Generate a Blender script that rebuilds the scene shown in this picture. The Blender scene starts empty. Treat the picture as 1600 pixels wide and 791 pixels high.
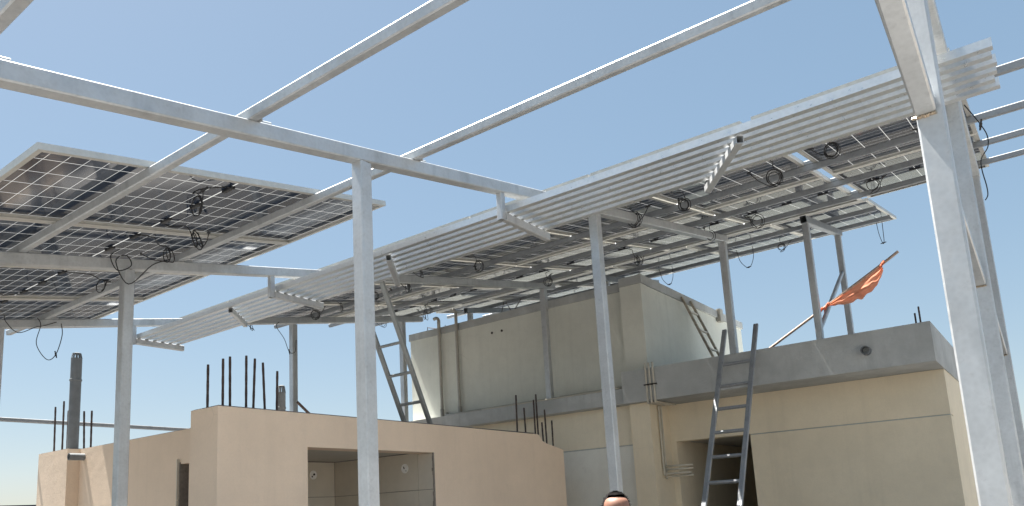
import bpy, bmesh, math, random
from mathutils import Vector, Matrix

# ------------------------------------------------------------------ camera
# World axes: X runs along the rafters, Y along the purlins, Z up, roof floor at 0.
SC = bpy.context.scene
ZC = 1.65                       # eye height above the roof floor
RT = Vector((0.60704, -0.79300, -0.05114)).normalized()
FW = Vector((0.78758, 0.59126, 0.17376)).normalized()
UP = RT.cross(FW).normalized(); FW = UP.cross(RT).normalized()
cam = bpy.data.cameras.new('camera'); camo = bpy.data.objects.new('camera', cam)
SC.collection.objects.link(camo)
M = Matrix((RT, UP, -FW)).transposed().to_4x4(); M.translation = Vector((0, 0, ZC))
camo.matrix_world = M
cam.sensor_fit = 'HORIZONTAL'; cam.sensor_width = 36
cam.lens = 36 * 1177.27 / 1600
cam.shift_x = (800 - 765.28) / 1600
cam.shift_y = (590.53 - 395.5) / 1600
cam.clip_start = 0.05; cam.clip_end = 3000
SC.camera = camo
# ------------------------------------------------------------------ light
SUN = Vector((0.035, -0.41, -1.0)).normalized()          # direction the light travels
ELEV = math.asin(-SUN.z)
W = bpy.data.worlds.new('World'); SC.world = W; W.use_nodes = True
nt = W.node_tree; bg = nt.nodes['Background']
sky = nt.nodes.new('ShaderNodeTexSky'); sky.sky_type = 'NISHITA'; sky.sun_disc = False
sky.sun_elevation = ELEV
sky.sun_rotation = math.atan2(-SUN.x, -SUN.y)
sky.altitude = 0; sky.air_density = 1.0; sky.dust_density = .7; sky.ozone_density = 2.5
# hazy summer air: flatter and paler than the clear model sky, the same all round
gam = nt.nodes.new('ShaderNodeGamma'); gam.inputs[1].default_value = .42
hs = nt.nodes.new('ShaderNodeHueSaturation'); hs.inputs['Saturation'].default_value = 1.5; hs.inputs['Hue'].default_value = .494
nt.links.new(sky.outputs[0], gam.inputs[0]); nt.links.new(gam.outputs[0], hs.inputs['Color'])
nt.links.new(hs.outputs[0], bg.inputs[0]); bg.inputs[1].default_value = 0.086
sl = bpy.data.lights.new('sun', 'SUN'); sl.energy = 5.0; sl.angle = math.radians(0.53); sl.color = (1, .95, .88)
so = bpy.data.objects.new('sun', sl); SC.collection.objects.link(so)
so.rotation_euler = SUN.to_track_quat('-Z', 'Y').to_euler(); so.location = (-20, 10, 30)
vs = SC.view_settings; vs.view_transform = 'Standard'; vs.look = 'None'; vs.gamma = 1; vs.exposure = 2.12
vs.use_curve_mapping = False

R = random.Random(7)
TS = math.tan(0.180347); CS = math.cos(0.180347); SN = math.sin(0.180347)
GD = Vector((CS, 0, SN)); GN = Vector((-SN, 0, CS))      # along the slope, its normal

def col(o): SC.collection.objects.link(o); return o
# ------------------------------------------------------------------ materials
def mat(name): 
    m = bpy.data.materials.new(name); m.use_nodes = True
    t = m.node_tree; return m, t, t.nodes['Principled BSDF']
def N(t, typ, **kw):
    n = t.nodes.new(typ)
    for k, v in kw.items(): setattr(n, k, v)
    return n
def math_n(t, op, a, b=None, clamp=False):
    n = N(t, 'ShaderNodeMath', operation=op); n.use_clamp = clamp
    for i, v in enumerate((a, b)):
        if v is None: continue
        if isinstance(v, (int, float)): n.inputs[i].default_value = v
        else: t.links.new(v, n.inputs[i])
    return n.outputs[0]
def noise(t, vec, scale, detail=6, rough=.6):
    n = N(t, 'ShaderNodeTexNoise'); n.inputs['Scale'].default_value = scale
    n.inputs['Detail'].default_value = detail; n.inputs['Roughness'].default_value = rough
    t.links.new(vec, n.inputs['Vector']); return n.outputs['Fac']
def ramp(t, fac, stops):
    n = N(t, 'ShaderNodeValToRGB'); e = n.color_ramp.elements
    while len(e) < len(stops): e.new(.5)
    for el, (p, c) in zip(e, stops): el.position = p; el.color = (*c, 1) if len(c) == 3 else c
    t.links.new(fac, n.inputs[0]); return n.outputs[0]
def g(v): return (v, v, v)
def sc(c, k): return tuple(min(1, x * k) for x in c)
def bump(t, p, h, strength, dist=.01):
    b = N(t, 'ShaderNodeBump'); b.inputs['Strength'].default_value = strength; b.inputs['Distance'].default_value = dist
    t.links.new(h, b.inputs['Height']); t.links.new(b.outputs[0], p.inputs['Normal'])
def pos(t): return N(t, 'ShaderNodeNewGeometry').outputs['Position']
def mixc(t, fac, a, b, mode='MIX'):
    n = N(t, 'ShaderNodeMix', data_type='RGBA', blend_type=mode)
    for i, v in ((0, fac), (6, a), (7, b)):
        if isinstance(v, (int, float)): n.inputs[i].default_value = v
        elif isinstance(v, tuple): n.inputs[i].default_value = (*v, 1)
        else: t.links.new(v, n.inputs[i])
    return n.outputs[2]
def stretch(t, vec, s):
    n = N(t, 'ShaderNodeMapping'); n.inputs['Scale'].default_value = s; t.links.new(vec, n.inputs['Vector']); return n.outputs[0]

def plaster(name, c, var=.12, stain=.25, bmp=.25, rough=.9, sc_=1.0, streak=True):
    m, t, p = mat(name); v = pos(t)
    big = noise(t, v, 1.3 * sc_, 5); fine = noise(t, v, 60 * sc_, 4); med = noise(t, v, 9 * sc_, 6, .7)
    cc = ramp(t, big, [(.3, sc(c, 1 - var)), (.7, sc(c, 1 + var * .6))])
    cc = mixc(t, ramp(t, med, [(.45, g(0)), (.75, g(stain))]), cc, sc(c, .72))
    if streak:
        st = noise(t, stretch(t, v, (7, 7, .35)), 1.0, 5, .65)
        cc = mixc(t, ramp(t, st, [(.52, g(0)), (.8, g(stain * 1.3))]), cc, sc(c, .66))
    cc = mixc(t, ramp(t, fine, [(.3, g(.18)), (.6, g(0))]), cc, sc(c, .8))
    patch = noise(t, stretch(t, v, (1.6, 1.6, 2.6)), 1.1 * sc_, 3, .5)
    cc = mixc(t, ramp(t, patch, [(.44, g(0)), (.62, g(.55 * stain + .05))]), cc, sc(c, .82))
    wv = N(t, 'ShaderNodeVectorMath', operation='ADD'); wn = N(t, 'ShaderNodeTexNoise'); wn.inputs['Scale'].default_value = 1.2 * sc_; t.links.new(v, wn.inputs['Vector'])
    t.links.new(v, wv.inputs[0]); t.links.new(wn.outputs['Color'], wv.inputs[1])
    vo = N(t, 'ShaderNodeTexVoronoi', feature='DISTANCE_TO_EDGE'); vo.inputs['Scale'].default_value = .55 * sc_; t.links.new(wv.outputs[0], vo.inputs['Vector'])
    crk = math_n(t, 'MULTIPLY', ramp(t, vo.outputs['Distance'], [(0, g(.22)), (.004, g(0))]), ramp(t, big, [(.54, g(0)), (.64, g(1))]))
    cc = mixc(t, crk, cc, sc(c, .4))
    t.links.new(cc, p.inputs['Base Color']); p.inputs['Roughness'].default_value = rough
    p.inputs['Specular IOR Level'].default_value = .25
    h = math_n(t, 'ADD', math_n(t, 'MULTIPLY', fine, .35), med); bump(t, p, h, bmp, .012)
    return m
def metal(name, c, metallic=.75, rough=.38, mott=.2, grime=.35):
    m, t, p = mat(name); v = pos(t)
    sp = N(t, 'ShaderNodeTexVoronoi'); sp.inputs['Scale'].default_value = 55; t.links.new(v, sp.inputs['Vector'])
    n1 = noise(t, v, 3.5, 6, .65); n2 = noise(t, v, 22, 5, .7)
    cc = ramp(t, n1, [(.3, sc(c, 1 - mott)), (.7, sc(c, 1 + mott * .5))])
    cc = mixc(t, .25, cc, ramp(t, sp.outputs['Distance'], [(0, sc(c, .8)), (.8, sc(c, 1.15))]))
    cc = mixc(t, ramp(t, n2, [(.58, g(0)), (.8, g(grime))]), cc, sc(c, .5))
    dr = noise(t, stretch(t, v, (16, 16, .7)), 1.0, 5, .6)
    cc = mixc(t, ramp(t, dr, [(.55, g(0)), (.75, g(grime*.9))]), cc, sc(c, .5))
    sm = noise(t, stretch(t, v, (1, 1, .6)), 4.2, 4, .55)
    cc = mixc(t, ramp(t, sm, [(.60, g(0)), (.74, g(grime))]), cc, sc(c, .42))
    t.links.new(cc, p.inputs['Base Color']); p.inputs['Metallic'].default_value = metallic
    rr = ramp(t, n2, [(.3, g(rough * .85)), (.75, g(min(1, rough * 1.5)))]); t.links.new(rr, p.inputs['Roughness'])
    return m
def plain(name, c, rough=.6, metallic=0, var=.25, scale=30, spec=.5):
    m, t, p = mat(name)
    n = noise(t, pos(t), scale, 5)
    t.links.new(ramp(t, n, [(.3, sc(c, 1 - var)), (.7, sc(c, 1 + var * .6))]), p.inputs['Base Color'])
    p.inputs['Roughness'].default_value = rough; p.inputs['Metallic'].default_value = metallic
    p.inputs['Specular IOR Level'].default_value = spec
    return m

MAT = {}
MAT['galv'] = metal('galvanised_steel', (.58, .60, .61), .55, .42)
MAT['galv_shade_tone'] = metal('galvanised_steel_shade_tone', (.34, .36, .38), .55, .45)  # darker copy of galv: shade under the panels put into the base colour
MAT['rail'] = metal('galvanised_channel', (.70, .715, .715), .75, .3, .06, .06)
MAT['alu'] = plain('aluminium_frame', (.62, .61, .57), .45, .45, .1)
MAT['peach'] = plaster('peach_paint', (.88, .71, .55), .07, .14, .25)
MAT['cream'] = plaster('cream_paint', (.75, .755, .68), .08, .25, .2)
MAT['beige'] = plaster('beige_paint', (.84, .74, .565), .07, .2, .2)
MAT['white_wall'] = plaster('white_wash', (.85, .84, .77), .06, .2, .2)
MAT['cream_band'] = plaster('cream_band_paint', (.88, .80, .64), .06, .2, .2)
MAT['concrete'] = plaster('cement_render', (.52, .535, .525), .32, .6, .6)
MAT['soffit'] = plaster('soffit_render', (.45, .39, .31), .12, .3, .3)
MAT['floor'] = plaster('roof_screed', (.175, .172, .168), .12, .3, .3, streak=False)
MAT['earth'] = plaster('scrub_ground', (.055, .053, .05), .4, .4, .3, sc_=.08, streak=False)
MAT['tile'] = plain('glazed_wall_tile', (.64, .59, .50), .3, 0, .06, 6)
MAT['grout'] = plain('tile_bed', (.25, .22, .19), .9)
MAT['ceiling'] = plaster('plaster_ceiling', (.55, .52, .46), .05, .15, .2, streak=False)
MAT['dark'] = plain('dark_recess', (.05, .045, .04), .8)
MAT['rebar'] = plain('rusted_rebar', (.085, .062, .055), .8, .1, .5, 60)
MAT['pvc'] = plain('grey_pvc', (.20, .215, .225), .7, 0, .15, 12, .25)
MAT['pvcp'] = plain('painted_pipe', (.43, .41, .36), .5, 0, .12, 12)
MAT['conduit'] = plain('cream_conduit', (.58, .54, .45), .5, 0, .1, 12)
MAT['cable'] = plain('black_cable', (.012, .012, .014), .5, 0, .2)
MAT['jbox'] = plain('black_plastic', (.016, .016, .018), .45, 0, .2)
MAT['ladder'] = metal('ladder_steel', (.38, .40, .42), .5, .5, .25, .4)
MAT['ladderg'] = metal('ladder_galvanised', (.34, .355, .35), .5, .45, .25, .4)
MAT['ladderw'] = plain('paint_spattered_wood', (.42, .37, .29), .8, 0, .5, 14)
MAT['steelpole'] = plain('weathered_pole', (.50, .38, .31), .6, .0, .3, 25)
MAT['white'] = plain('white_plastic', (.88, .87, .84), .5, 0, .08)
MAT['blue'] = plain('blue_plastic', (.05, .12, .28), .5)
MAT['weld'] = plain('bright_weld', (.62, .52, .40), .35, .8, .5, 90)
MAT['skin'] = plain('skin', (.25, .125, .085), .55, 0, .1, 20)
MAT['hair'] = plain('black_hair', (.012, .010, .010), .85, 0, .4, 80, .15)
MAT['shirt'] = plain('grey_shirt', (.22, .24, .28), .9, 0, .1)
MAT['trousers'] = plain('dark_trousers', (.05, .05, .06), .9, 0, .1)
MAT['eye'] = plain('eye_white', (.7, .68, .65), .2, 0, .02)
MAT['farwall'] = plaster('far_house_wall', (.42, .36, .29), .1, .2, .2)
MAT['fardark'] = plain('far_roof_dark', (.10, .10, .11), .8)

def flag_mat():
    m, t, p = mat('orange_cloth'); v = pos(t)
    n = noise(t, v, 14, 4)
    c = ramp(t, n, [(.3, (.80, .31, .18)), (.7, (.88, .40, .25))]); t.links.new(c, p.inputs['Base Color'])
    p.inputs['Roughness'].default_value = .85
    tr = N(t, 'ShaderNodeBsdfTranslucent'); t.links.new(c, tr.inputs[0])
    mx = N(t, 'ShaderNodeMixShader'); mx.inputs[0].default_value = .5
    t.links.new(p.outputs[0], mx.inputs[1]); t.links.new(tr.outputs[0], mx.inputs[2])
    t.links.new(mx.outputs[0], t.nodes['Material Output'].inputs[0]); return m
MAT['flag'] = flag_mat()

def laminate_mat():
    m, t, p = mat('bifacial_cells')
    uv = N(t, 'ShaderNodeUVMap').outputs[0]; s = N(t, 'ShaderNodeSeparateXYZ'); t.links.new(uv, s.inputs[0])
    u, v = s.outputs[0], s.outputs[1]
    def lines(c, n, w):                     # 1 on the gap between neighbouring cells
        f = math_n(t, 'FRACT', math_n(t, 'MULTIPLY', c, n))
        d = math_n(t, 'ABSOLUTE', math_n(t, 'SUBTRACT', f, .5))
        return math_n(t, 'GREATER_THAN', d, .5 - w)
    a = lines(u, 24, .0145); b = lines(v, 6, .013)
    mid = math_n(t, 'LESS_THAN', math_n(t, 'ABSOLUTE', math_n(t, 'SUBTRACT', u, .5)), .0022)
    e1 = math_n(t, 'GREATER_THAN', math_n(t, 'ABSOLUTE', math_n(t, 'SUBTRACT', u, .5)), .4935)
    e2 = math_n(t, 'GREATER_THAN', math_n(t, 'ABSOLUTE', math_n(t, 'SUBTRACT', v, .5)), .4870)
    gap = a
    for x in (b, mid, e1, e2): gap = math_n(t, 'MAXIMUM', gap, x)
    # fine fingers give each cell its own slight tone
    w = N(t, 'ShaderNodeTexWhiteNoise'); w.noise_dimensions = '2D'
    cb = N(t, 'ShaderNodeCombineXYZ')
    t.links.new(math_n(t, 'FLOOR', math_n(t, 'MULTIPLY', u, 24)), cb.inputs[0]); t.links.new(math_n(t, 'FLOOR', math_n(t, 'MULTIPLY', v, 6)), cb.inputs[1])
    t.links.new(cb.outputs[0], w.inputs['Vector'])
    tone = ramp(t, w.outputs['Value'], [(0, (.030, .046, .080)), (1, (.046, .065, .105))])
    t.links.new(tone, p.inputs['Base Color']); p.inputs['Roughness'].default_value = .085
    p.inputs['IOR'].default_value = 1.52; p.inputs['Specular IOR Level'].default_value = .5
    q = N(t, 'ShaderNodeBsdfPrincipled'); q.inputs['Base Color'].default_value = (.60, .61, .60, 1); q.inputs['Roughness'].default_value = .07
    tr = N(t, 'ShaderNodeBsdfTranslucent'); tr.inputs[0].default_value = (.30, .31, .31, 1)
    mg = N(t, 'ShaderNodeMixShader'); mg.inputs[0].default_value = .35
    t.links.new(q.outputs[0], mg.inputs[1]); t.links.new(tr.outputs[0], mg.inputs[2])
    mx = N(t, 'ShaderNodeMixShader'); t.links.new(gap, mx.inputs[0])
    t.links.new(p.outputs[0], mx.inputs[1]); t.links.new(mg.outputs[0], mx.inputs[2])
    t.links.new(mx.outputs[0], t.nodes['Material Output'].inputs[0]); return m
MAT['cells'] = laminate_mat()

# ------------------------------------------------------------------ mesh helpers
class MB:
    def __init__(s): s.v = []; s.f = []
    def add(s, vs, fs):
        k = len(s.v); s.v += [tuple(v) for v in vs]; s.f += [tuple(i + k for i in f) for f in fs]; return s
    def box(s, x0, x1, y0, y1, z0, z1):
        return s.add([(x0,y0,z0),(x1,y0,z0),(x1,y1,z0),(x0,y1,z0),(x0,y0,z1),(x1,y0,z1),(x1,y1,z1),(x0,y1,z1)],
                     [(0,3,2,1),(4,5,6,7),(0,1,5,4),(1,2,6,5),(2,3,7,6),(3,0,4,7)])
    def bar(s, p, q, w, h, up=(0, 0, 1), c=.0):
        """solid rectangular bar from p to q, width w across, height h along up, small chamfer c on its long edges"""
        p, q = Vector(p), Vector(q); d = (q - p).normalized(); up = Vector(up)
        x = d.cross(up).normalized(); y = x.cross(d).normalized()
        if c: pr = [(-w/2+c,-h/2),(w/2-c,-h/2),(w/2,-h/2+c),(w/2,h/2-c),(w/2-c,h/2),(-w/2+c,h/2),(-w/2,h/2-c),(-w/2,-h/2+c)]
        else: pr = [(-w/2,-h/2),(w/2,-h/2),(w/2,h/2),(-w/2,h/2)]
        n = len(pr); vs = [p + x*a + y*b for a, b in pr] + [q + x*a + y*b for a, b in pr]
        return s.add(vs, [(i, (i+1) % n, n+(i+1) % n, n+i)[::-1] for i in range(n)] + [tuple(range(n)), tuple(range(2*n-1, n-1, -1))])
    def tube(s, p, q, w, h, up=(0, 0, 1), c=.006, th=.004):
        """hollow rectangular tube with open ends"""
        p, q = Vector(p), Vector(q); d = (q - p).normalized(); up = Vector(up)
        x = d.cross(up).normalized(); y = x.cross(d).normalized()
        def pr(w, h, c): return [(-w/2+c,-h/2),(w/2-c,-h/2),(w/2,-h/2+c),(w/2,h/2-c),(w/2-c,h/2),(-w/2+c,h/2),(-w/2,h/2-c),(-w/2,-h/2+c)]
        o = pr(w, h, c); i_ = pr(w-2*th, h-2*th, max(c-th*.5, .001)); n = 8
        vs = [p + x*a + y*b for a, b in o] + [q + x*a + y*b for a, b in o] + [p + x*a + y*b for a, b in i_] + [q + x*a + y*b for a, b in i_]
        fs = []
        for i in range(n):
            j = (i+1) % n
            fs += [(n+i, n+j, j, i), (2*n+i, 2*n+j, 3*n+j, 3*n+i), (i, j, 2*n+j, 2*n+i), (3*n+i, 3*n+j, n+j, n+i)]
        return s.add(vs, fs)
    def pipe(s, pts, r, n=8, cap=True):
        pts = [Vector(p) for p in pts]; rr = r if isinstance(r, (list, tuple)) else [r]*len(pts)
        rings = []; prev = None
        for i, p in enumerate(pts):
            d = (pts[min(i+1, len(pts)-1)] - pts[max(i-1, 0)]).normalized()
            if prev is None:
                a = Vector((0,0,1)) if abs(d.z) < .9 else Vector((1,0,0)); x = d.cross(a).normalized()
            else: x = (prev - d*prev.dot(d)); x = x.normalized() if x.length > 1e-6 else d.orthogonal().normalized()
            prev = x; y = d.cross(x)
            rings.append([p + (x*math.cos(2*math.pi*k/n) + y*math.sin(2*math.pi*k/n))*rr[i] for k in range(n)])
        vs = [v for rg in rings for v in rg]; fs = []
        for i in range(len(rings)-1):
            for k in range(n): fs.append((i*n+k, i*n+(k+1) % n, (i+1)*n+(k+1) % n, (i+1)*n+k))
        if cap: fs += [tuple(range(n-1, -1, -1)), tuple((len(rings)-1)*n+k for k in range(n))]
        return s.add(vs, fs)
    def mesh(s, name, m, smooth=False):
        me = bpy.data.meshes.new(name); me.from_pydata(s.v, [], s.f); me.materials.append(MAT[m] if isinstance(m, str) else m)
        bm = bmesh.new(); bm.from_mesh(me); bmesh.ops.recalc_face_normals(bm, faces=bm.faces); bm.to_mesh(me); bm.free()
        if smooth: me.polygons.foreach_set('use_smooth', [True]*len(me.polygons))
        return me
    def build(s, name, m, parent=None, smooth=False):
        o = col(bpy.data.objects.new(name, s.mesh(name, m, smooth)))
        if parent: o.parent = parent
        return o
def tag(o, label=None, cat=None, group=None, kind=None):
    for k, v in (('label', label), ('category', cat), ('group', group), ('kind', kind)):
        if v: o[k] = v
    return o
def empty(name, loc=(0, 0, 0), label=None, cat=None, group=None):
    o = col(bpy.data.objects.new(name, None)); o.empty_display_size = .2; o.location = loc
    return tag(o, label, cat, group)
def rel(o, p): return tuple(Vector(p) - Vector(o.location))
def smooth_path(pts, sub=5):
    P = [Vector(p) for p in pts]; out = []
    for i in range(len(P)-1):
        p0, p1, p2, p3 = P[max(i-1, 0)], P[i], P[i+1], P[min(i+2, len(P)-1)]
        for k in range(sub):
            t = k/sub; out.append(.5*((2*p1) + (p2-p0)*t + (2*p0-5*p1+4*p2-p3)*t*t + (3*p1-p0-3*p2+p3)*t**3))
    out.append(P[-1]); return out
class G:                                        # geometry given in world coordinates for a thing whose Empty stands elsewhere
    def __init__(s, root): s.root = root; s.o = Vector(root.location)
    def put(s, mb, name, m, parent=None, smooth=False):
        mb.v = [tuple(Vector(v) - s.o) for v in mb.v]
        return mb.build(name, m, parent or s.root, smooth)

# ================================================================== setting
tag(MB().box(-9, 17, -7, 9.6, -.3, 0).build('roof_floor', 'floor'), kind='structure')
for i_, (x0, x1, y0, y1) in enumerate(((-9, 17, -7, -6.8), (-9, -8.8, -6.799, 9.6), (16.8, 17, -6.799, 9.6))):  # unseen parapets, added to bounce sunlight onto the shaded walls
    pw = empty('bounce_parapet', ((x0+x1)/2, (y0+y1)/2, .001), 'low peach parapet added out of view to bounce light, along the %s side of the roof terrace' % ('near right', 'rear left', 'far right')[i_], 'wall', 'added unseen parapets round the roof')
    G(pw).put(MB().box(x0, x1, y0, y1, .001, .9), 'wall', 'peach'); G(pw).put(MB().box(x0-.02, x1+.02, y0-.02, y1+.02, .901, .96), 'coping', 'concrete')
gm = MB(); 
MAT['earth'].node_tree.nodes['Principled BSDF'].inputs['Specular IOR Level'].default_value = 0
gm.add([(-1500,-1500,-7),(1500,-1500,-7),(1500,1500,-7),(-1500,1500,-7)], [(0,1,2,3)])
tag(gm.build('ground', 'earth'), kind='structure')
lb = empty('apartment_block', (4, 3, -7), 'lower storeys of the building that carry the roof terrace', 'building')
G(lb).put(MB().box(-8.8, 16.8, -6.8, 9.4, -7, -.31), 'wall', 'peach')

# ================================================================== steel frame
HR, HP, HM = 1.42 + ZC, 1.50 + ZC, 1.553 + ZC      # rafter underside, purlin underside, panel underside (at X = 0)
def zr(x): return HR + TS*x
fr = empty('steel_canopy_frame', (2.72, 2.83, 0), 'galvanised steel canopy frame of posts, sloping rafters and purlins over the roof terrace', 'steel frame')
F = G(fr)
PW = .08
def rafter(a, x0, x1, w=.075, sk=0, m='galv'):
    o = GN*.04
    p = Vector((x0, a + sk*(x0-2.72), zr(x0))) + o; q = Vector((x1, a + sk*(x1-2.72), zr(x1))) + o
    F.put(MB().tube(p, q, w, .08, GN), 'rafter', m)
def post(x, a, z0=0, w=PW, m='galv', dz=0):
    mb = MB(); mb.tube((x, a, z0+.008), (x, a, zr(x)-.006+dz), w, w, (0, 1, 0))
    mb.box(x-.09, x+.09, a-.09, a+.09, z0+.001, z0+.0075)
    F.put(mb, 'post', m)
def purlin(x, a0, a1, w=.053, m='galv'):
    o = GN*(.053/2); p = Vector((x, a0, HP + TS*x)) + o; q = Vector((x, a1, HP + TS*x)) + o
    F.put(MB().tube(p, q, w, .052, GN), 'purlin', m)
RA = (.187, 2.832, 5.375, 7.76)
rafter(RA[0], -.5, 8.62, sk=.0205); rafter(RA[1], -.5, 8.55); rafter(RA[2], -.5, 8.75); rafter(RA[3], -.5, 8.62)
for a in RA: post(-.3, a)
def a0x(x): return RA[0] + .0205*(x-2.72) + (.008 if x > 3 else 0)
for x in (2.72, 5.37): post(x, a0x(x))
post(8.46, a0x(8.46), 0)
post(2.70, RA[1]); post(5.34, RA[1]); post(8.44, RA[1], 3.23)
post(2.71, RA[2]); post(8.48, RA[2], 3.045)
post(2.70, RA[3] - .04); post(6.15, RA[3] + .04, 2.39); post(8.17, RA[3], 0)
# knee braces welded to the posts of the nearest rafter
for x in (2.72, 5.37, 8.46):
    p = Vector((x - .04, a0x(x) + .012, 1.215 + ZC)); xe = {2.72: 1.02, 5.37: 3.03, 8.46: 5.45}[x]; q = Vector((xe, a0x(x) + .012 + (.05 if x > 3 else 0), zr(xe)))
    F.put(MB().tube(p, q, .062, .055, (0, 0, 1)), 'brace', 'galv')
    wd = MB(); r2 = random.Random(int(x*10))
    for k in range(9):
        y = a0x(x) + .012 - .031 + .062*k/8
        wd.pipe([(x-.046, y, p.z-.033 + r2.uniform(-.004, .004)), (x-.041, y + .007, p.z-.031)], [.0045, .006], 6)
    F.put(wd, 'weld_seam', 'weld')
# purlins
for x in (-.28, .85, 1.983, 3.11): purlin(x, -1.6, 8.6)
for x in (5.35, 6.44, 7.43, 8.36): purlin(x, -1.6, 8.55, m='galv_shade_tone')
for x in (9.50, 10.50): purlin(x, 1.345, 7.95, m='galv_shade_tone')
# cleats where the purlins cross the rafters
for x in (.85, 1.983, 3.11):
    for a in RA:
        F.put(MB().bar(Vector((x+.032, a-.06, HP+TS*x)) + GN*.021, Vector((x+.032, a+.06, HP+TS*x)) + GN*.021, .006, .04, GN), 'cleat', 'galv')
        F.put(MB().tube(Vector((x+.035, a+.02, HP+TS*(x+.035))) + GN*.016, Vector((x+.13, a+.02, HP+TS*(x+.13))) + GN*.016, .045, .03, GN), 'cleat', 'galv')
# clamps bridging the open gap between panel columns
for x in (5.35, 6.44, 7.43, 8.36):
    F.put(MB().bar(Vector((x, 1.3195, HM+TS*x)) + GN*.018, Vector((x, 1.3905, HM+TS*x)) + GN*.018, .07, .034, GN, .003), 'clamp', 'galv_shade_tone')
# short rafters and posts of the far row
def short_frame(a, x0, x1, posts):
    rafter(a, x0, x1, .07, m='galv_shade_tone')
    for x, z0 in posts: post(x, a, z0, .07)
short_frame(1.94, 8.55, 10.4, [(8.62, 3.23), (10.27, 3.23)])
F.put(MB().tube((8.655, 1.94, 3.42), (10.235, 1.94, 4.433), .04, .04), 'brace', 'galv')
short_frame(7.05, 8.86, 11.0, [(8.96, 4.497)])
short_frame(4.80, 9.16, 11.0, [(9.26, 4.497)])
# hanging arms that carry the spare rails
for a in (.278,) + RA[1:]:
    z = ZC + 2.0
    F.put(MB().tube((4.0, a, z-.045), (4.0, a, zr(4.0)-.002 if a in RA[1::2] else zr(4.0)+.08), .05, .045, (0, 1, 0)), 'hanger', 'galv')
    F.put(MB().tube((4.027, a, z-.012), (4.58, a, z-.012), .045, .06), 'hanger_arm', 'galv')

# ================================================================== spare rails on the arms
ZR = ZC + 2.021
ords = ['first', 'second', 'third', 'fourth', 'fifth', 'last']
rr = random.Random(3)
for i in range(6):
    x = 4.058 + i*.089
    a0, a1 = .0 + rr.uniform(-.012, .012), 7.84 + rr.uniform(-.04, .04)
    root = empty('steel_rail', (x, a0, ZR), ('%s rail of the spare bundle lying on the hanging arms, counted from the open-sky side' % ords[i]) if i < 5
                 else 'last rail of the spare bundle on the hanging arms, nearest the panels', 'rail', 'spare rails on the hanging arms')
    w, h, th, lip = .043, .046, .003, .011
    # lipped channel, open side up
    prof = [(-w/2, h), (-w/2, 0), (w/2, 0), (w/2, h), (w/2-lip, h), (w/2-lip, h-th), (w/2-th, h-th), (w/2-th, th), (-w/2+th, th), (-w/2+th, h-th), (-w/2+lip, h-th), (-w/2+lip, h)]
    L = a1 - a0; n = len(prof); sk = rr.uniform(-.006, .006)
    vs = [(px, 0, pz) for px, pz in prof] + [(px + sk, L, pz) for px, pz in prof]
    fs = [(k, (k+1) % n, n+(k+1) % n, n+k) for k in range(n)]
    for base in (0, n):
        for q in ((0,1,8,9),(1,2,7,8),(2,3,6,7),(3,4,5,6),(0,9,10,11)): fs.append(tuple(base+k for k in q))
    MB().add(vs, fs).build('channel', 'rail', root)
for (x0, a0, x1, a1, wh) in ((4.06, 1.20, 4.60, 1.60, 'nearest the big right post'), (4.06, 3.98, 4.58, 4.39, 'halfway along, above the tall ladder'), (4.05, 6.06, 4.47, 6.43, 'at the far low end')):
    o = MB(); o.tube((0, 0, -.028), (x1-x0, a1-a0, -.028), .045, .05)
    b = o.build('cross_tube', 'galv'); b.location = (x0, a0, ZR-.002)
    tag(b, 'short open-ended tube crossing under the rail bundle, ' + wh, 'steel tube', 'tubes under the rail bundle')

# ================================================================== solar panels
FRAME, LAM, JB = {}, {}, {}
def frame_mesh(L, Wd):
    mb = MB(); H = .035; t = .003
    for s in (-1, 1):
        y0, y1 = sorted((s*Wd/2, s*(Wd/2-t))); f0, f1 = sorted((s*(Wd/2-t), s*(Wd/2-.03)))
        mb.box(-L/2, L/2, y0, y1, 0, H); mb.box(-L/2+.003, L/2-.003, f0, f1, 0, .0025); mb.box(-L/2+.003, L/2-.003, *sorted((s*(Wd/2-t), s*(Wd/2-.012))), H-.0025, H)
        x0, x1 = sorted((s*L/2, s*(L/2-t))); g0, g1 = sorted((s*(L/2-t), s*(L/2-.028)))
        mb.box(x0, x1, -Wd/2+t, Wd/2-t, 0, H-.0004); mb.box(g0, g1, -Wd/2+.03, Wd/2-.03, .0002, .0027); mb.box(*sorted((s*(L/2-t), s*(L/2-.012))), -Wd/2+.012, Wd/2-.012, H-.0027, H-.0002)
    return mb.mesh('frame', 'alu')
def lam_mesh(L, Wd):
    me = bpy.data.meshes.new('laminate'); a, b = L/2-.0035, Wd/2-.0035
    me.from_pydata([(-a,-b,.0295),(a,-b,.0295),(a,b,.0295),(-a,b,.0295)], [], [(0,3,2,1)])
    uv = me.uv_layers.new(name='UVMap')
    for l in me.loops:
        v = me.vertices[l.vertex_index].co; uv.data[l.index].uv = ((v.x+a)/(2*a), (v.y+b)/(2*b))
    me.materials.append(MAT['cells']); return me
jbm = MB().bar((-.05, 0, 0), (.05, 0, 0), .03, .016, c=.004).mesh('junction_box', 'jbox')
conm = MB().pipe([(-.035, 0, 0), (-.012, 0, 0), (-.01, 0, 0), (.012, 0, 0), (.014, 0, 0), (.035, 0, 0)], [.006, .006, .009, .009, .0065, .005], 8).mesh('connector', 'jbox')
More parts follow.
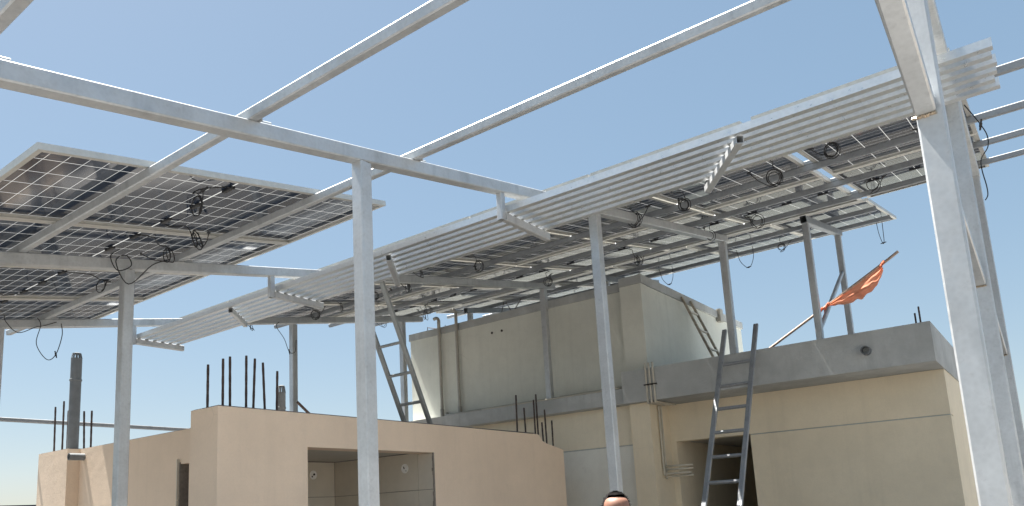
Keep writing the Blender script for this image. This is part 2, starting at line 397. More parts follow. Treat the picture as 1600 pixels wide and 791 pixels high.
def coil(c, r, turns, axis, rng, n=18):
    ax = Vector(axis).normalized(); x = ax.orthogonal().normalized(); y = ax.cross(x)
    # start at the top of the loop
    up = Vector((0, 0, 1)) - ax*ax.z
    if up.length > .1: x = up.normalized(); y = ax.cross(x)
    pts = []; ph0 = rng.uniform(0, 6)
    for k in range(int(turns*n)+1):
        t = 2*math.pi*k/n; rk = r*(1 + .22*math.sin(t*.37 + ph0))
        pts.append(Vector(c) + x*rk*math.cos(t) + y*rk*.95*math.sin(t) + ax*(.016*(k/n) + .006*math.sin(t*1.3)))
    return pts
def solar_panel(x0, x1, a0, a1, label, group, drop=None, coils=2, seed=0, tilt=0):
    """x0..x1 horizontal extent along the slope, a0..a1 across it"""
    L = round((x1-x0)/CS, 3); Wd = round(a1-a0, 3); xm = (x0+x1)/2; rng = random.Random(seed)
    root = empty('solar_panel', (xm, (a0+a1)/2, HM + TS*xm + .001 + math.tan(math.radians(abs(tilt)))*L*.28), label, 'solar panel', group)
    root.rotation_euler = (0, -0.180347 - math.radians(tilt), 0)
    k = (L, Wd)
    if k not in FRAME: FRAME[k] = frame_mesh(L, Wd); LAM[k] = lam_mesh(L, Wd)
    for nm, me in (('frame', FRAME[k]), ('laminate', LAM[k])):
        o = col(bpy.data.objects.new(nm, me)); o.parent = root
    ys = (-.32*Wd, 0, .32*Wd)
    for y in ys:
        o = col(bpy.data.objects.new('junction_box', jbm)); o.parent = root; o.location = (.0, y, .0205); o.rotation_euler = (0, 0, math.pi/2)
    for s in (-1, 1)[:coils]:
        y = ys[0] if s < 0 else ys[2]
        if rng.random() < .25: continue
        c = Vector((rng.uniform(.10, .34)*(1 if rng.random() < .7 else -1), y + s*rng.uniform(-.10, .06), -.075 - rng.uniform(0, .04)))
        r = rng.uniform(.042, .068)
        lp = coil(c, r, rng.choice((1.6, 2.6, 3.6)), (rng.uniform(.5, 1), rng.uniform(-.7, .7), rng.uniform(-.15, .15)), rng)
        pts = [Vector((0, y + s*.05, .018)), Vector((c.x*.4, y + s*.07, .004)), Vector((c.x*.8, c.y, .005))] + lp
        end = Vector((c.x + rng.uniform(-.16, .16), c.y + rng.uniform(-.18, .18), -.02 - rng.uniform(0, .05)))
        pts += [lp[-1]*.4 + end*.6 + Vector((0, 0, -.02)), end]
        MB().pipe(smooth_path(pts, 2), .0036, 6).build('cable', 'cable', root, True)
        o = col(bpy.data.objects.new('connector', conm)); o.parent = root; o.location = end; o.rotation_euler = (0, rng.uniform(-.4, .4), rng.uniform(0, 3))
    if drop:
        for (dx, dy, wd, dp) in drop:
            pts = [(dx, dy, .02), (dx+.01, dy+.01, -dp*.5), (dx+.02, dy+wd*.3, -dp*.93), (dx+.02, dy+wd*.55, -dp), (dx+.01, dy+wd*.9, -dp*.6), (dx, dy+wd, -.02), (dx, dy+wd+.01, .02)]
            MB().pipe(smooth_path(pts, 5), .004, 6).build('cable', 'cable', root, True)
            o = col(bpy.data.objects.new('connector', conm)); o.parent = root; o.location = (dx+.02, dy+wd*.45, -dp*.985); o.rotation_euler = (0, .1, 1.4)
    return root
LG = 'panels of the left array'
wl = ['nearest panel of the separate left array, clear sky beyond its edge', 'second panel back in the separate left array',
      'third panel back in the left array, above the left post', 'farthest panel of the left array, above the far rafter']
for i in range(4):
    a0 = 3.68 + i*1.128
    solar_panel(1.407, 3.745, a0, a0+1.122, wl[i], LG, seed=11+i)
for i in range(1, 4):  # panels added out of view to shade the floor before the left wing
    a0 = 3.68 + i*1.128
    solar_panel(-.96, 1.378, a0, a0+1.122, 'added panel out of view to shade the floor, %s behind the left array edge' % ('first', 'second', 'third')[i-1], LG, seed=21+i)
RG = 'panels of the long right array'
pl = ['beside the big right post', 'just left of the open gap', 'third from the right post', 'fourth from the right post', 'fifth from the right post', 'sixth from the right post', 'at the far left end']
edges = [(.19, 1.318)] + [(1.392 + i*1.156, 1.392 + i*1.156 + 1.136) for i in range(6)]
for j, (x0, x1, row) in enumerate(((4.755, 7.078, 'front row'), (7.092, 8.93, 'middle row'))):
    for i, (a0, a1) in enumerate(edges):
        solar_panel(x0, x1, a0, a1, '%s solar panel of the right array, %s' % (row, pl[i]), RG, seed=40+j*10+i, tilt=j*.72)
p3 = ['at the bare right end', 'second from the right end', 'third from the right end', 'fourth from the right end', 'fifth from the right end', 'last before the far left']
for i in range(6):
    a0 = 1.335 + i*1.07
    dr = {0: [(.55, -.42, .07, .33)], 1: [(.35, .12, .22, .26)], 2: [(.35, .25, .2, .24)]}.get(i)
    solar_panel(8.955, 11.02, a0, a0+1.06, 'back row solar panel of the right array, ' + p3[i], RG, drop=dr, coils=1 if i else 0, seed=80+i, tilt=.1)

# ================================================================== right building
rb = empty('flat_roofed_building', (8.83, 2.5, 0), 'beige flat-roofed building with thick cement roof slab and dark doorway', 'building')
B = G(rb)
ZS0, ZS1 = 1.19+ZC, 1.58+ZC
slab = MB().box(8.2, 15.0, .85, 4.16, ZS0, ZS1)
B.put(slab, 'roof_slab', 'concrete')
FX = 8.83
B.put(MB().box(FX, FX+.2, .86, 2.885, 0, .715+ZC), 'wall', 'beige')                 # right of the door, below the groove
B.put(MB().box(FX, FX+.2, .86, 4.10, .727+ZC, ZS0-.002), 'wall', 'beige')            # band above
B.put(MB().box(FX+.008, FX+.19, .868, 2.88, .715+ZC, .727+ZC), 'groove', 'concrete')
B.put(MB().box(FX, FX+.2, 3.80, 4.10, 0, .727+ZC), 'wall', 'beige')
B.put(MB().box(FX+.2, 14.9, .86, 1.06, 0, ZS0-.002), 'side_wall', 'beige')
B.put(MB().box(FX+.202, 12.0, 1.062, 4.09, ZS0-.45, ZS0-.43), 'ceiling', 'ceiling')
B.put(MB().box(11.9, 12.0, 1.062, 4.09, 0, ZS0-.451), 'room_wall', 'beige')
B.put(MB().box(FX+.201, 11.89, 3.80, 4.0, 0, ZS0-.451), 'room_wall', 'beige')
B.put(MB().box(FX+.04, FX+.16, 2.84, 2.884, 0, .714+ZC), 'door_frame', 'soffit')
B.put(MB().box(8.3, FX-.002, 3.87, 4.13, 0, ZS0-.003), 'pilaster', 'beige')
# stretch of wall left of the pilaster with the narrow ledge above it
B.put(MB().box(8.45, 8.65, 4.132, 8.6, 0, .70+ZC), 'wall', 'white_wall')
B.put(MB().box(8.452, 8.64, 4.132, 8.6, .70+ZC, .715+ZC), 'groove', 'concrete')
B.put(MB().box(8.44, 8.65, 4.132, 8.6, .715+ZC, 1.199+ZC), 'wall', 'cream_band')
B.put(MB().box(8.25, 8.70, 4.162, 8.7, 1.20+ZC, 1.385+ZC), 'ledge', 'concrete')
# conduits on the slab edge and down the pilaster
for k in range(3):
    y = 3.83 - k*.048
    pts = [(8.186, y, ZS1+.06), (8.186, y, ZS0+.0), (8.19, y, ZS0-.018), (8.22, y, ZS0-.024), (8.6+k*.05, y-.02, ZS0-.024)]
    B.put(MB().pipe(smooth_path(pts, 4), .0125, 8), 'conduit', 'conduit', smooth=True)
for k in range(2):
    y = 3.845 - .0*k; x = 8.50 + k*.06
    pts = [(x, y, ZS0-.03), (x, y, 1.0+ZC), (x, y, .36+ZC-k*.03), (x, y-.03, .33+ZC-k*.03), (x+.02, y-.33, .33+ZC-k*.03)]
    B.put(MB().pipe(smooth_path(pts, 4), .0125, 8), 'conduit', 'conduit', smooth=True)
for k in range(2):
    B.put(MB().pipe([(8.52, 3.83, .42+ZC-k*.04), (8.6, 3.52, .42+ZC-k*.04)], .011, 8), 'conduit', 'conduit', smooth=True)
B.put(MB().box(8.168, 8.199, 3.70, 3.86, 1.37+ZC, 1.385+ZC), 'conduit_clip', 'dark')
# drain spout in the slab edge
sp = MB(); n = 16
ro, ri = .045, .036
for x0, r in ((8.10, ro),): 
    vs = []; fs = []
    for (x, r_) in ((8.12, ro), (8.30, ro), (8.12, ri), (8.21, ri)):
        vs += [(x, 1.43 + r_*math.cos(2*math.pi*k/n), 1.38+ZC + r_*math.sin(2*math.pi*k/n)) for k in range(n)]
    for k in range(n):
        j = (k+1) % n; fs += [(k, j, n+j, n+k), (2*n+k, 3*n+k, 3*n+j, 2*n+j), (k, 2*n+k, 2*n+j, j)]
    fs.append(tuple(3*n+k for k in range(n))); sp.add(vs, fs)
B.put(sp, 'drain_spout', 'pvc', smooth=False)
def rebar(Bx, x, y, z0, z1, lean=(0, 0), m='rebar', r=.0085):
    mb = MB(); nseg = 8; pts = []; rad = []
    for k in range(nseg*2+1):
        t = k/(nseg*2); pts.append((x + lean[0]*t*(z1-z0), y + lean[1]*t*(z1-z0), z0 + (z1-z0)*t)); rad.append(r*(1.08 if k % 2 else .95))
    Bx.put(mb.pipe(pts, rad, 7), 'rebar', m)
rebar(B, 8.5, .96, ZS1-.05, 1.80+ZC); rebar(B, 8.5, 1.0, ZS1-.05, 1.74+ZC); rebar(B, 8.8, .92, ZS1-.05, 1.66+ZC)

# ================================================================== tank room on the roof
tk = empty('roof_tank_room', (8.9, 6.0, 2.6), 'pale cream block room on the roof under the panels, dark coping along its top', 'building')
T = G(tk)
ZT = 2.85+ZC
T.put(MB().box(8.70, 12.25, 4.0, 8.09, 1.385+ZC, ZT-.11), 'wall', 'cream')
T.put(MB().box(8.53, 8.70-.002, 3.953, 4.25, ZS1+.001, ZT-.11), 'corner_pier', 'cream')
T.put(MB().box(8.702, 12.24, 3.96, 3.998, ZS1+.001, ZT-.11), 'side_wall', 'cream')
T.put(MB().box(8.685, 12.27, 4.252, 8.11, ZT-.109, ZT), 'coping', 'concrete')
T.put(MB().box(8.515, 12.27, 3.935, 4.251, ZT-.108, ZT+.002), 'coping', 'concrete')
def wall_pipe(pts, r, nm='water_pipe', m='pvcp', Bx=T): Bx.put(MB().pipe(smooth_path(pts, 4), r, 10), nm, m, smooth=True)
for y, top in ((7.44, 2.93), (7.09, 2.99)):
    wall_pipe([(8.655, y, 1.42+ZC), (8.655, y, 2.2+ZC), (8.655, y, top-.03+ZC), (8.655, y, top+.03+ZC), (8.645, y+.03, top+.065+ZC), (8.64, y+.085, top+.06+ZC)], .026 if y > 7.2 else .024)
    T.put(MB().pipe([(8.655, y, 1.40+ZC), (8.655, y, 1.56+ZC)], .031, 10), 'pipe_collar', 'pvcp', smooth=True)
wall_pipe([(8.62, 7.35, 1.45+ZC), (8.62, 5.6, 1.455+ZC), (8.62, 4.3, 1.46+ZC)], .022, m='pvcp')
wall_pipe([(8.66, 7.35, 1.40+ZC), (8.655, 7.35, 1.50+ZC)], .025)
wall_pipe([(8.30, 6.4, 1.40+ZC), (8.29, 5.0, 1.40+ZC), (8.30, 4.25, 1.405+ZC)], .013, m='conduit')
for y in (6.45, 6.27):
    T.put(MB().pipe([(8.692, y, 2.58+ZC), (8.699, y, 2.58+ZC)], .018, 12), 'wall_hole', 'dark')
T.put(MB().box(11.14, 11.26, 3.89, 3.95, 2.68+ZC, ZT+.03), 'drain_head', 'pvcp')
for y, h in ((7.98, .16), (7.75, .13), (7.6, .12)): rebar(T, 9.0, y, ZT-.02, ZT+h, r=.006)
T.put(MB().pipe([(9.1, 8.05, ZT+.18), (9.1, 7.5, ZT+.02)], .007, 6), 'rebar', 'rebar')
for (y0, z0, y1, z1) in ((6.5, .01, 6.42, .26), (6.25, .01, 6.38, .24), (6.75, .10, 6.4, .01), (6.1, .24, 6.3, .02)):
    T.put(MB().pipe([(9.0, y0, ZT+z0), (9.0, y1, ZT+z1)], .006, 6), 'rebar', 'rebar')

# small clutter on the ledge
cl = MB(); r4 = random.Random(5)
pts = [(8.5 + r4.uniform(-.03, .03), 4.62 + .05*k, 1.402+ZC + .012*abs(math.sin(k*1.7))) for k in range(7)]
cl.pipe(smooth_path(pts, 4), .018, 8)
hb = cl.build('hose_piece', 'blue', smooth=True)
tag(hb, 'short blue hose piece lying on the cement ledge', 'hose')
dk = MB().pipe(smooth_path([(8.45, 4.35, 1.40+ZC), (8.52, 4.5, 1.41+ZC), (8.5, 4.75, 1.40+ZC), (8.56, 5.1, 1.40+ZC), (8.5, 5.4, 1.40+ZC)], 4), .011, 6).build('cable', 'cable', smooth=True)
tag(dk, 'black cable lying along the cement ledge by the blue hose', 'cable')

# ================================================================== left building
lh = empty('peach_bathroom_block', (5.0, 5.5, 0), 'low peach plastered block with an open tiled doorway and rebar on its roof', 'building')
L = G(lh)
ZL = .848 + ZC
A1 = 4.8
# front wall round the opening (x 3.92 .. 5.43, lintel at .575)
LT = .578 + ZC
L.put(MB().box(3.11, 3.918, A1, A1+.2, 0, ZL), 'wall', 'peach')
L.put(MB().box(3.918, 5.435, A1, A1+.2, LT, ZL), 'wall', 'peach')
mb = MB(); 
prof = [(5.435, 0), (7.79, 0), (7.79, .68+ZC), (7.42, .745+ZC), (7.345, .77+ZC), (7.275, .835+ZC), (7.25, .842+ZC), (5.435, ZL)]
n = len(prof)
mb.add([(x, A1, z) for x, z in prof] + [(x, A1+.2, z) for x, z in prof], [tuple(range(n)), tuple(range(2*n-1, n-1, -1))] + [(k, (k+1) % n, n+(k+1) % n, n+k) for k in range(n)])
L.put(mb, 'wall', 'peach')
L.put(MB().box(3.11, 3.31, A1+.2, 5.147, 0, ZL+.003), 'wall', 'peach')
L.put(MB().box(3.31, 3.65, 4.95, 5.147, 0, ZL+.002), 'wall', 'peach')
L.put(MB().box(7.59, 7.79, A1+.2, 8.0, 0, .66+ZC), 'wall', 'peach')
# recessed left wing with its end pier and slit window
LX = 3.65; ZW = .845 + ZC
L.put(MB().box(LX, LX+.2, 5.0, 6.055, 0, ZW), 'wall', 'peach')
L.put(MB().box(LX, LX+.2, 6.055, 6.21, .545+ZC, ZW), 'wall', 'peach')
L.put(MB().box(LX, LX+.2, 6.21, 8.09, 0, ZW), 'wall', 'peach')
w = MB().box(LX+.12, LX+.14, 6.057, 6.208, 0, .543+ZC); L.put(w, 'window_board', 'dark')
L.put(MB().box(LX-.006, LX+.1, 6.186, 6.209, 0, .56+ZC), 'window_frame', 'grout')
L.put(MB().box(3.525, LX+.2, 8.091, 8.76, 0, ZW+.002), 'end_pier', 'peach')
L.put(MB().box(3.85, 7.59, 5.0, 8.7, .62+ZC, .72+ZC), 'roof_slab', 'floor')
for x0, x1, y0, y1, z in ((3.125, 7.22, A1+.012, A1+.2, ZL+.0035), (3.125, 3.31, A1+.2, 5.14, ZL+.004), (3.665, 3.86, 5.15, 8.09, ZW+.0005), (3.54, 3.86, 8.09, 8.75, ZW+.0025)):
    L.put(MB().box(x0, x1, y0, y1, z, z+.005), 'wall_top', 'floor')
# tiled room behind the opening
IX, IY = 5.42, 6.2
zc0 = .60 + ZC
L.put(MB().box(3.852, IX+.02, A1+.201, IY+.02, zc0, zc0+.018), 'ceiling', 'ceiling')
L.put(MB().box(IX+.008, IX+.014, A1+.012, IY+.03, 0, LT-.003), 'tile_bed', 'grout')
L.put(MB().box(3.852, IX+.008, IY+.008, IY+.03, 0, zc0-.003), 'tile_bed', 'grout')
tm1 = MB().box(0, .008, .0025, .5975, .0025, .357).mesh('tile', 'tile'); tm2 = MB().box(.0025, .5975, 0, .008, .0025, .357).mesh('tile', 'tile')
def put_tile(me, loc):
    o = col(bpy.data.objects.new('tile', me)); o.parent = lh; o.location = rel(lh, loc); return o
for r_ in range(6):
    z = zc0 - .008 - .36*(r_+1)
    if z < -.1: continue
    for c_ in range(3):
        y = IY - .6*(c_+1)
        if y + .6 > A1: 
            put_tile(tm1, (IX - .0005*R.random(), max(y, A1-.2+.001), z)) if y >= A1+.195 else None
            if y < A1+.195:
                h = (IY - .6*c_) - (A1+.012)
                if h > .05: L.put(MB().box(IX, IX+.008, A1+.012, A1+.012+h-.0025, z+.0025, min(z+.357, LT-.004)), 'tile', 'tile')
        x = IX - .6*(c_+1)
        put_tile(tm2, (x, IY - .0005*R.random(), z))
# round box covers knocked into the tiles
def box_cover(c, ax):
    mb = MB(); c = Vector(c); nrm = Vector((1, 0, 0)) if ax == 0 else Vector((0, 1, 0))
    mb.pipe([c, c - nrm*.006], .046, 20)
    o = L.put(mb, 'round_cover', 'white')
    d = MB()
    for k in range(5):
        u = R.uniform(-.022, .022); v = u*.9 + R.uniform(-.008, .008)
        s = R.uniform(.004, .010)
        p = c - nrm*.0065 + (Vector((0, u, v)) if ax == 0 else Vector((u, 0, v)))
        d.pipe([p, p - nrm*.002], s, 7)
    d.v = [tuple(Vector(v) - L.o) for v in d.v]
    d.build('cover_hole', 'dark', o)
box_cover((IX-.001, 5.17, .452+ZC), 0)
box_cover((5.13, IY-.001, .458+ZC), 1)
# raw edge of the opening
mb = MB(); z = 0.0
while z < LT:
    h = R.uniform(.03, .09); d = R.uniform(.012, .028); mb.box(5.434-d, 5.4345, A1-.004, A1+.01, z, min(z+h, LT)); z += h
L.put(mb, 'broken_edge', 'grout')
for x, zt in ((3.165, 1.197), (3.295, 1.253), (3.362, 1.272), (3.50, 1.301), (3.548, 1.286), (3.70, 1.274), (3.78, 1.21)):
    rebar(L, x, 5.02, ZL-.5, zt+ZC, (R.uniform(-.03, .03), R.uniform(-.03, .03)), r=.010)
for x, zt in ((7.05, 1.30), (7.24, 1.17), (7.43, 1.28), (7.49, 1.35), (7.60, 1.02), (7.67, 1.18), (7.83, 1.05)):
    rebar(L, min(x, 7.77), 4.95 if x < 7.8 else 4.93, .5+ZC, zt+ZC, (R.uniform(-.02, .02), R.uniform(-.02, .02)), r=.010)
for y, zt in ((8.45, 1.334), (8.27, 1.372), (8.16, 1.256), (7.77, 1.20), (7.645, 1.187)):
    rebar(L, 3.74, y*1.053, ZW-.3, zt*1.053+ZC, (R.uniform(-.03, .03), R.uniform(0, .08)), r=.010)
def vent(x, y, z0, z1, r):
    o = L.put(MB().pipe([(x, y, z0), (x, y, z1-.28*r/.055), (x, y, z1-.275*r/.055), (x, y, z1-.26*r/.055), (x, y, z1-.255*r/.055), (x, y, z1-.03)], [r, r, r*1.12, r*1.12, r, r], 24), 'vent_pipe', 'pvc')
    cpz = z1 - .03
    c = MB()
    for k in range(10):
        t = 2*math.pi*k/10; c.bar((x + r*.97*math.cos(t), y + r*.97*math.sin(t), cpz-.005), (x + r*.75*math.cos(t), y + r*.75*math.sin(t), cpz+.05), .012, .006)
    c.pipe([(x, y, cpz+.048), (x, y, cpz+.056), (x, y, cpz+.062)], [r*.82, r*.8, r*.5], 16)
    c.v = [tuple(Vector(v) - L.o) for v in c.v]; c.build('vent_cap', 'pvc', o)
vent(3.72, 8.42, .7+ZC, 1.90+ZC, .056)
vent(4.05, 5.30, .7+ZC, 1.13+ZC, .034)
L.put(MB().pipe([(4.10, 5.15, 1.0+ZC), (4.26, 5.17, .90+ZC)], .012, 8), 'pipe_stub', 'rebar')
# drain spout of the left wing
sp = MB(); ro, ri = .036, .029; vs = []; fs = []; n = 14
for (x, r_) in ((3.50, ro), (3.66, ro), (3.50, ri), (3.60, ri)):
    vs += [(x, 8.0 + r_*math.cos(2*math.pi*k/n), .758+ZC + r_*math.sin(2*math.pi*k/n)) for k in range(n)]
for k in range(n):
    j = (k+1) % n; fs += [(k, j, n+j, n+k), (2*n+k, 3*n+k, 3*n+j, 2*n+j), (k, 2*n+k, 2*n+j, j)]
fs.append(tuple(3*n+k for k in range(n))); sp.add(vs, fs); L.put(sp, 'drain_spout', 'pvc')

# ================================================================== ladders
def ladder(name, foot, top, width_dir, width, n, first, step, m, label, rw=.045, rd=.03, rung=.03, rungm=None):
    foot, top, wdv = Vector(foot), Vector(top), Vector(width_dir).normalized()
    root = empty(name, tuple(foot), label, 'ladder'); Lx = G(root); d = (top-foot).normalized(); nrm = d.cross(wdv).normalized()
    for s in (0, 1):
        Lx.put(MB().tube(foot + wdv*width*s, top + wdv*width*s, rw, rd, nrm, .004, .003), 'rail', m)
    for k in range(n):
        c = foot + d*(first + step*k)
        Lx.put(MB().tube(c + wdv*(rd*.5), c + wdv*(width - rd*.5), rung, rung*.8, d, .004, .003), 'rung', rungm or m)
    return root
# tall ladder on the slab edge
c1 = Vector((8.155, 2.875, 1.60+ZC)); dd = Vector((.96, 0, 1.66)).normalized()
top = c1 + dd*.33; foot = c1 - dd*((c1.z-.01)/dd.z)
wdv = Vector((.0, -1, 0))
ladder('metal_ladder', foot, top, wdv, .355, 12, .30, .297, 'ladder', 'dark steel ladder leaning on the cement roof edge, its lower rungs sunlit', .05, .032, .034)
# ladder against the tank room side
ladder('wooden_ladder', (9.78, 3.455, ZS1+.005), (9.765, 3.925, 2.79+ZC), (1, 0, 0), .31, 4, .16, .30, 'ladderw', 'paint-spattered ladder leaning on the side of the cream roof room', .04, .03, .03, 'conduit')
# ladder leaning on the second rafter
ladder('steel_ladder', (6.038, 5.63, .725+ZC), (5.255, 5.63, 2.405+ZC), (0, -1, 0), .35, 6, .16, .33, 'ladderg', 'galvanised ladder leaning on a rafter behind the peach block roof', .05, .035, .035)

# ================================================================== flag
fl = empty('flag', (9.0, 2.9, ZS1), 'torn orange flag on a leaning bent pole on the right roof', 'flag')
Fg = G(fl)
pole = smooth_path([(9.0, 2.83, 3.236), (9.0, 2.576, 3.385), (9.0, 1.925, 3.745), (9.0, 1.316, 4.086), (9.0, 1.124, 4.20)], 4)
Fg.put(MB().pipe(pole, .016, 8), 'pole', 'steelpole', smooth=True)
nu, nv = 40, 16; vs = []; fs = []; rf = random.Random(4)
SAG = [(0, .015), (.12, .06), (.3, .135), (.6, .185), (.85, .175), (.95, .13), (1, .07)]
def sagf(t):
    for (a, b), (c, d) in zip(SAG, SAG[1:]):
        if t <= c: k = (t-a)/(c-a); k = k*k*(3-2*k); return b + (d-b)*k
for i in range(nu+1):
    t = i/nu; y = 1.90 - t*.60
    zp = 3.745 + (1.925-y)*.565 - .012; sag = sagf(t)*(1 + .04*math.sin(t*37))
    for j in range(nv+1):
        s = j/nv
        fold = .030*math.sin(s*6.0 + t*1.5)*math.sin(math.pi*t) + .012*math.sin(s*13 - t*7)
        vs.append((8.985 + fold - .03*s*s, y - .055*s*math.sin(math.pi*t*.9)*(1-t) - .012*s*t + .004*math.sin(s*15+t*20), zp - sag*s + .006*math.sin(t*29+s*7)*s))
for i in range(nu):
    for j in range(nv): k = i*(nv+1)+j; fs.append((k, k+1, k+nv+2, k+nv+1))
cl = Fg.put(MB().add(vs, fs), 'cloth', 'flag', smooth=True)
for t in (-.14, -.02, 1.0):
    y = 1.90 - t*.60; z = 3.745 + (1.925-y)*.565
    mb = MB()
    for k in range(10):
        a = rf.uniform(0, 6.28); l = rf.uniform(.03, .06)
        mb.pipe([(9.0, y, z), (9.0+.03*math.cos(a), y + .03*math.cos(a+1), z + .03*math.sin(a)), (9.0 + .03*math.cos(a), y + .04*math.cos(a+1.2), z + l*math.sin(a) - .02)], [.018, .014, .003], 6)
    Fg.put(mb, 'knot', 'flag', smooth=True)

# ================================================================== pipe railing beyond the left wing
rl = empty('pipe_railing', (4.3, 9.0, 0), 'thin grey pipe railing running behind the rebar on the left', 'railing')
Rg = G(rl)
Rg.put(MB().tube((-3.0, 9.0, 1.235+ZC), (7.2, 9.0, 1.235+ZC), .04, .045), 'rail', 'galv_shade_tone')
for x in (-2.9, .2, 5.6, 7.1): Rg.put(MB().tube((x, 9.0, .003), (x, 9.0, 1.21+ZC), .04, .04, (0, 1, 0)), 'railing_post', 'galv')

# ================================================================== loose cables on the frame
def loose(pts, label, r=.004, con=None):
    P = [Vector(p) for p in pts]; root = empty('cable', tuple(P[0]), label, 'cable', 'loose cables on the frame')
    g_ = G(root); g_.put(MB().pipe(smooth_path(P, 6), r, 6), 'wire', 'cable', smooth=True)
    if con is not None:
        o = col(bpy.data.objects.new('connector', conm)); o.parent = root; o.location = P[con]-P[0]; o.rotation_euler = (0, 1.1, .6)
z3 = zr(3.3)
loose([(3.02, 7.70, z3+.04), (3.05, 7.69, z3-.03), (3.02, 7.69, z3-.22), (3.12, 7.69, z3-.36), (3.2, 7.69, z3-.30), (3.25, 7.69, z3-.10), (3.24, 7.70, z3+.02)], 'black cable loop hanging below the far rafter left of the vent pipe', con=4)
loose([(3.2, 7.71, z3+.03), (3.08, 7.69, z3-.03), (3.0, 7.68, z3-.06), (2.85, 7.67, z3-.14), (2.74, 7.66, z3-.06), (2.72, 7.66, z3+.0)], 'thin black cable drooping from the far rafter to the leftmost post')
z6 = zr(6.0)
loose([(5.85, 7.70, z6-.01), (5.80, 7.69, z6-.08), (5.92, 7.69, z6-.22), (6.0, 7.69, z6-.38), (6.1, 7.70, z6-.36), (6.13, 7.72, z6-.2)], 'black cable with a connector dangling by the far slim post', con=3)
zb = zr(2.9)
loose([(2.62, 5.31, zb+.09), (2.55, 5.31, zb+.02), (2.60, 5.30, zb-.08), (2.70, 5.30, zb-.02), (2.66, 5.30, zb+.05), (2.58, 5.29, zb-.02), (2.68, 5.29, zb-.17), (2.86, 5.30, zb+.02), (3.0, 5.32, zb+.10)], 'tangled black cable looped over the rafter at the left post head')
zp = zr(5.37)
loose([(5.46, 0.191, ZC+2.405), (5.46, 0.159, ZC+2.331), (5.46, 0.123, ZC+2.242), (5.46, 0.100, ZC+2.160), (5.46, 0.107, ZC+2.085), (5.46, 0.150, ZC+2.022), (5.46, 0.157, ZC+1.947), (5.46, 0.148, ZC+1.841), (5.46, 0.150, ZC+1.778), (5.46, 0.168, ZC+1.749)], 'black cable hanging beside the head of the right posts', r=.0032, con=2)

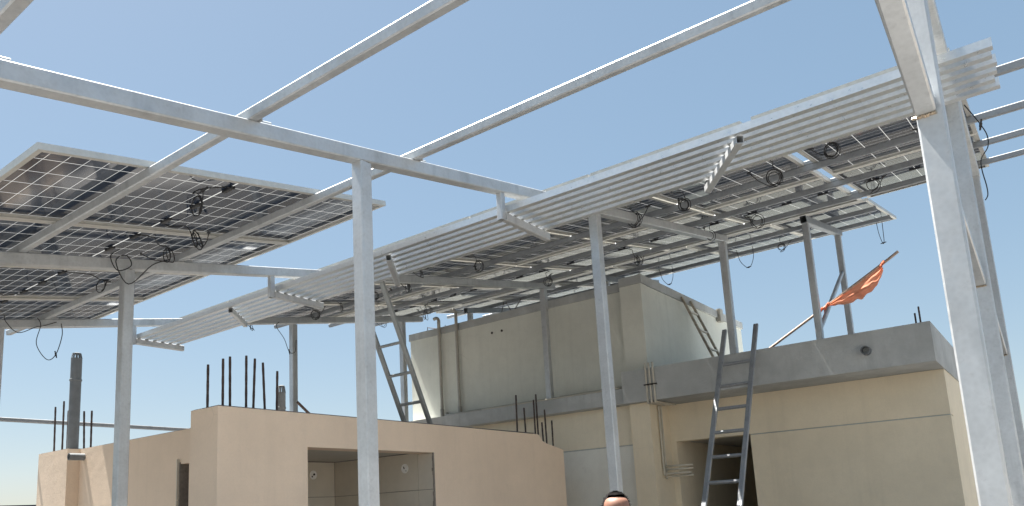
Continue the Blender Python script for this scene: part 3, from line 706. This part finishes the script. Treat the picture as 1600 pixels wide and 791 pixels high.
# ================================================================== person
def person(loc, face):
    H = 1.715
    root = empty('person', loc, 'person with short black hair standing below the slim post, only the forehead showing', 'person')
    root.rotation_euler = (0, 0, face)
    J = {'pel': (0, 0, .93), 'waist': (0, .01, 1.08), 'chest': (0, 0, 1.27), 'neck0': (0, .01, 1.43), 'neck1': (0, -.01, 1.49),
         'jaw': (0, -.02, 1.545), 'skull': (0, .0, 1.60), 'skull2': (0, .002, 1.655), 'crown': (0, .005, 1.70)}
    V = []; E_ = []; RD = []; idx = {}
    def add(n, p, r, par=None):
        idx[n] = len(V); V.append(p); RD.append(r)
        if par is not None: E_.append((idx[par], idx[n]))
    add('pel', J['pel'], (.165, .115)); add('waist', J['waist'], (.15, .105), 'pel'); add('chest', J['chest'], (.17, .12), 'waist')
    add('neck0', J['neck0'], (.07, .07), 'chest'); add('neck1', J['neck1'], (.056, .058), 'neck0'); add('jaw', J['jaw'], (.062, .078), 'neck1')
    add('skull', J['skull'], (.086, .106), 'jaw'); add('skull2', J['skull2'], (.088, .108), 'skull'); add('crown', J['crown'], (.06, .075), 'skull2')
    for s, k in ((-1, 'l'), (1, 'r')):
        add(k+'sh', (s*.17, .0, 1.38), (.065, .065), 'chest'); add(k+'el', (s*.23, .02, 1.10), (.045, .045), k+'sh'); add(k+'wr', (s*.24, -.06, .86), (.03, .026), k+'el')
        add(k+'pa', (s*.24, -.08, .80), (.036, .016), k+'wr')
        for f, (dy, ln) in enumerate(((-.036, .06), (-.013, .075), (.010, .07), (.03, .055))):
            add(k+'f%d' % f, (s*.24, -.085 + dy, .755), (.009, .009), k+'pa'); add(k+'g%d' % f, (s*.232, -.085 + dy*1.05, .755-ln*.6), (.008, .008), k+'f%d' % f)
        add(k+'t', (s*.225, -.13, .79), (.010, .010), k+'pa'); add(k+'t2', (s*.22, -.145, .755), (.009, .009), k+'t')
        add(k+'hip', (s*.09, 0, .88), (.09, .095), 'pel'); add(k+'kn', (s*.105, -.01, .50), (.062, .065), k+'hip'); add(k+'an', (s*.11, .02, .09), (.038, .042), k+'kn'); add(k+'to', (s*.125, -.13, .035), (.038, .03), k+'an')
    me = bpy.data.meshes.new('tmp'); me.from_pydata(V, E_, []); ob = col(bpy.data.objects.new('tmp', me))
    md = ob.modifiers.new('skin', 'SKIN'); md.use_smooth_shade = True
    for i, sv in enumerate(me.skin_vertices[0].data): sv.radius = RD[i]; sv.use_root = (i == 0)
    sb = ob.modifiers.new('sub', 'SUBSURF'); sb.levels = 2; sb.render_levels = 2
    dg = bpy.context.evaluated_depsgraph_get(); m2 = bpy.data.meshes.new_from_object(ob.evaluated_get(dg)); bpy.data.objects.remove(ob)
    m2.name = 'body'; m2.materials.clear()
    for k in ('skin', 'shirt', 'trousers', 'hair'): m2.materials.append(MAT[k])
    for p in m2.polygons:
        c = p.center; p.use_smooth = True
        arm = abs(c.x) > .19 and c.z < 1.12
        p.material_index = 3 if c.z < .075 else (2 if c.z < .96 and not (abs(c.x) > .19) else (0 if c.z > 1.455 or arm else 1))
    b = col(bpy.data.objects.new('body', m2)); b.parent = root
    # hair: a cap of short strokes over the crown, hairline above the forehead
    hm = MB(); rh = random.Random(9); c = Vector((0, .004, 1.622))
    rad = Vector((.083, .101, .100))
    n1, n2 = 26, 12; vs = []; fs = []
    for i in range(n1):
        t = 2*math.pi*i/n1; low = .98 if math.sin(t) < -.35 else (-.25 if abs(math.cos(t)) > .75 else -.45)
        for j in range(n2+1):
            ph = math.pi/2 - (math.pi/2 - low)*j/n2; k = 1 + rh.uniform(-.015, .02)
            vs.append((c.x + rad.x*math.cos(ph)**.8*math.cos(t)*k, c.y + rad.y*math.cos(ph)**.8*math.sin(t)*k, c.z + rad.z*math.sin(ph)*k))
    for i in range(n1):
        for j in range(n2): a, b_ = i*(n2+1)+j, ((i+1) % n1)*(n2+1)+j; fs.append((a, a+1, b_+1, b_))
    hm.add(vs, fs)
    for k in range(900):
        t = rh.uniform(0, 2*math.pi); low = .95 if math.sin(t) < -.35 else -.3; ph = rh.uniform(low, 1.5)
        d = Vector((math.cos(ph)*math.cos(t), math.cos(ph)*math.sin(t), math.sin(ph)))
        p = c + Vector((d.x*rad.x, d.y*rad.y, d.z*rad.z)); q = p + d*.006 + Vector((rh.uniform(-.008, .008), -.010, rh.uniform(-.004, .006)))
        s = d.orthogonal().normalized()*.0016
        hm.add([p - s, p + s, q], [(0, 1, 2)])
    hm.build('hair', 'hair', root, True)
    for s in (-1, 1):
        MB().pipe([(s*.031, -.082, 1.60), (s*.031, -.090, 1.60)], [.012, .008], 10).build('eye', 'eye', root, True)
        MB().pipe([(s*.073, .0, 1.575), (s*.084, .008, 1.60), (s*.086, .012, 1.625)], [.010, .016, .012], 8).build('ear', 'skin', root, True)
        MB().pipe([(s*.014, -.094, 1.625), (s*.032, -.095, 1.629), (s*.05, -.086, 1.622)], [.004, .005, .003], 6).build('eyebrow', 'hair', root, True)
    MB().pipe([(0, -.088, 1.605), (0, -.102, 1.58), (0, -.110, 1.562), (0, -.092, 1.553)], [.009, .011, .014, .009], 10).build('nose', 'skin', root, True)
    MB().pipe([(-.022, -.088, 1.533), (0, -.094, 1.532), (.022, -.088, 1.533)], [.004, .007, .004], 8).build('mouth', 'skin', root, True)
    return root
person((3.99, 2.125, 0), math.atan2(2.125, 3.99) - math.pi/2 + .15)

# ================================================================== far house at the lower left
fh = empty('far_house', (17.0, 46.0, -7), 'distant low house with a dark flat roof at the lower left horizon', 'house')
Fh = G(fh)
Fh.put(MB().box(10, 22, 44.5, 52, -7, 2.9), 'wall', 'farwall')
Fh.put(MB().box(9.6, 22.4, 44.1, 52.4, 2.9, 3.22), 'roof', 'fardark')
for x in (11.5, 14.5, 17.5, 20): Fh.put(MB().box(x, x+1.2, 44.44, 44.499, .6, 2.0), 'window', 'dark')
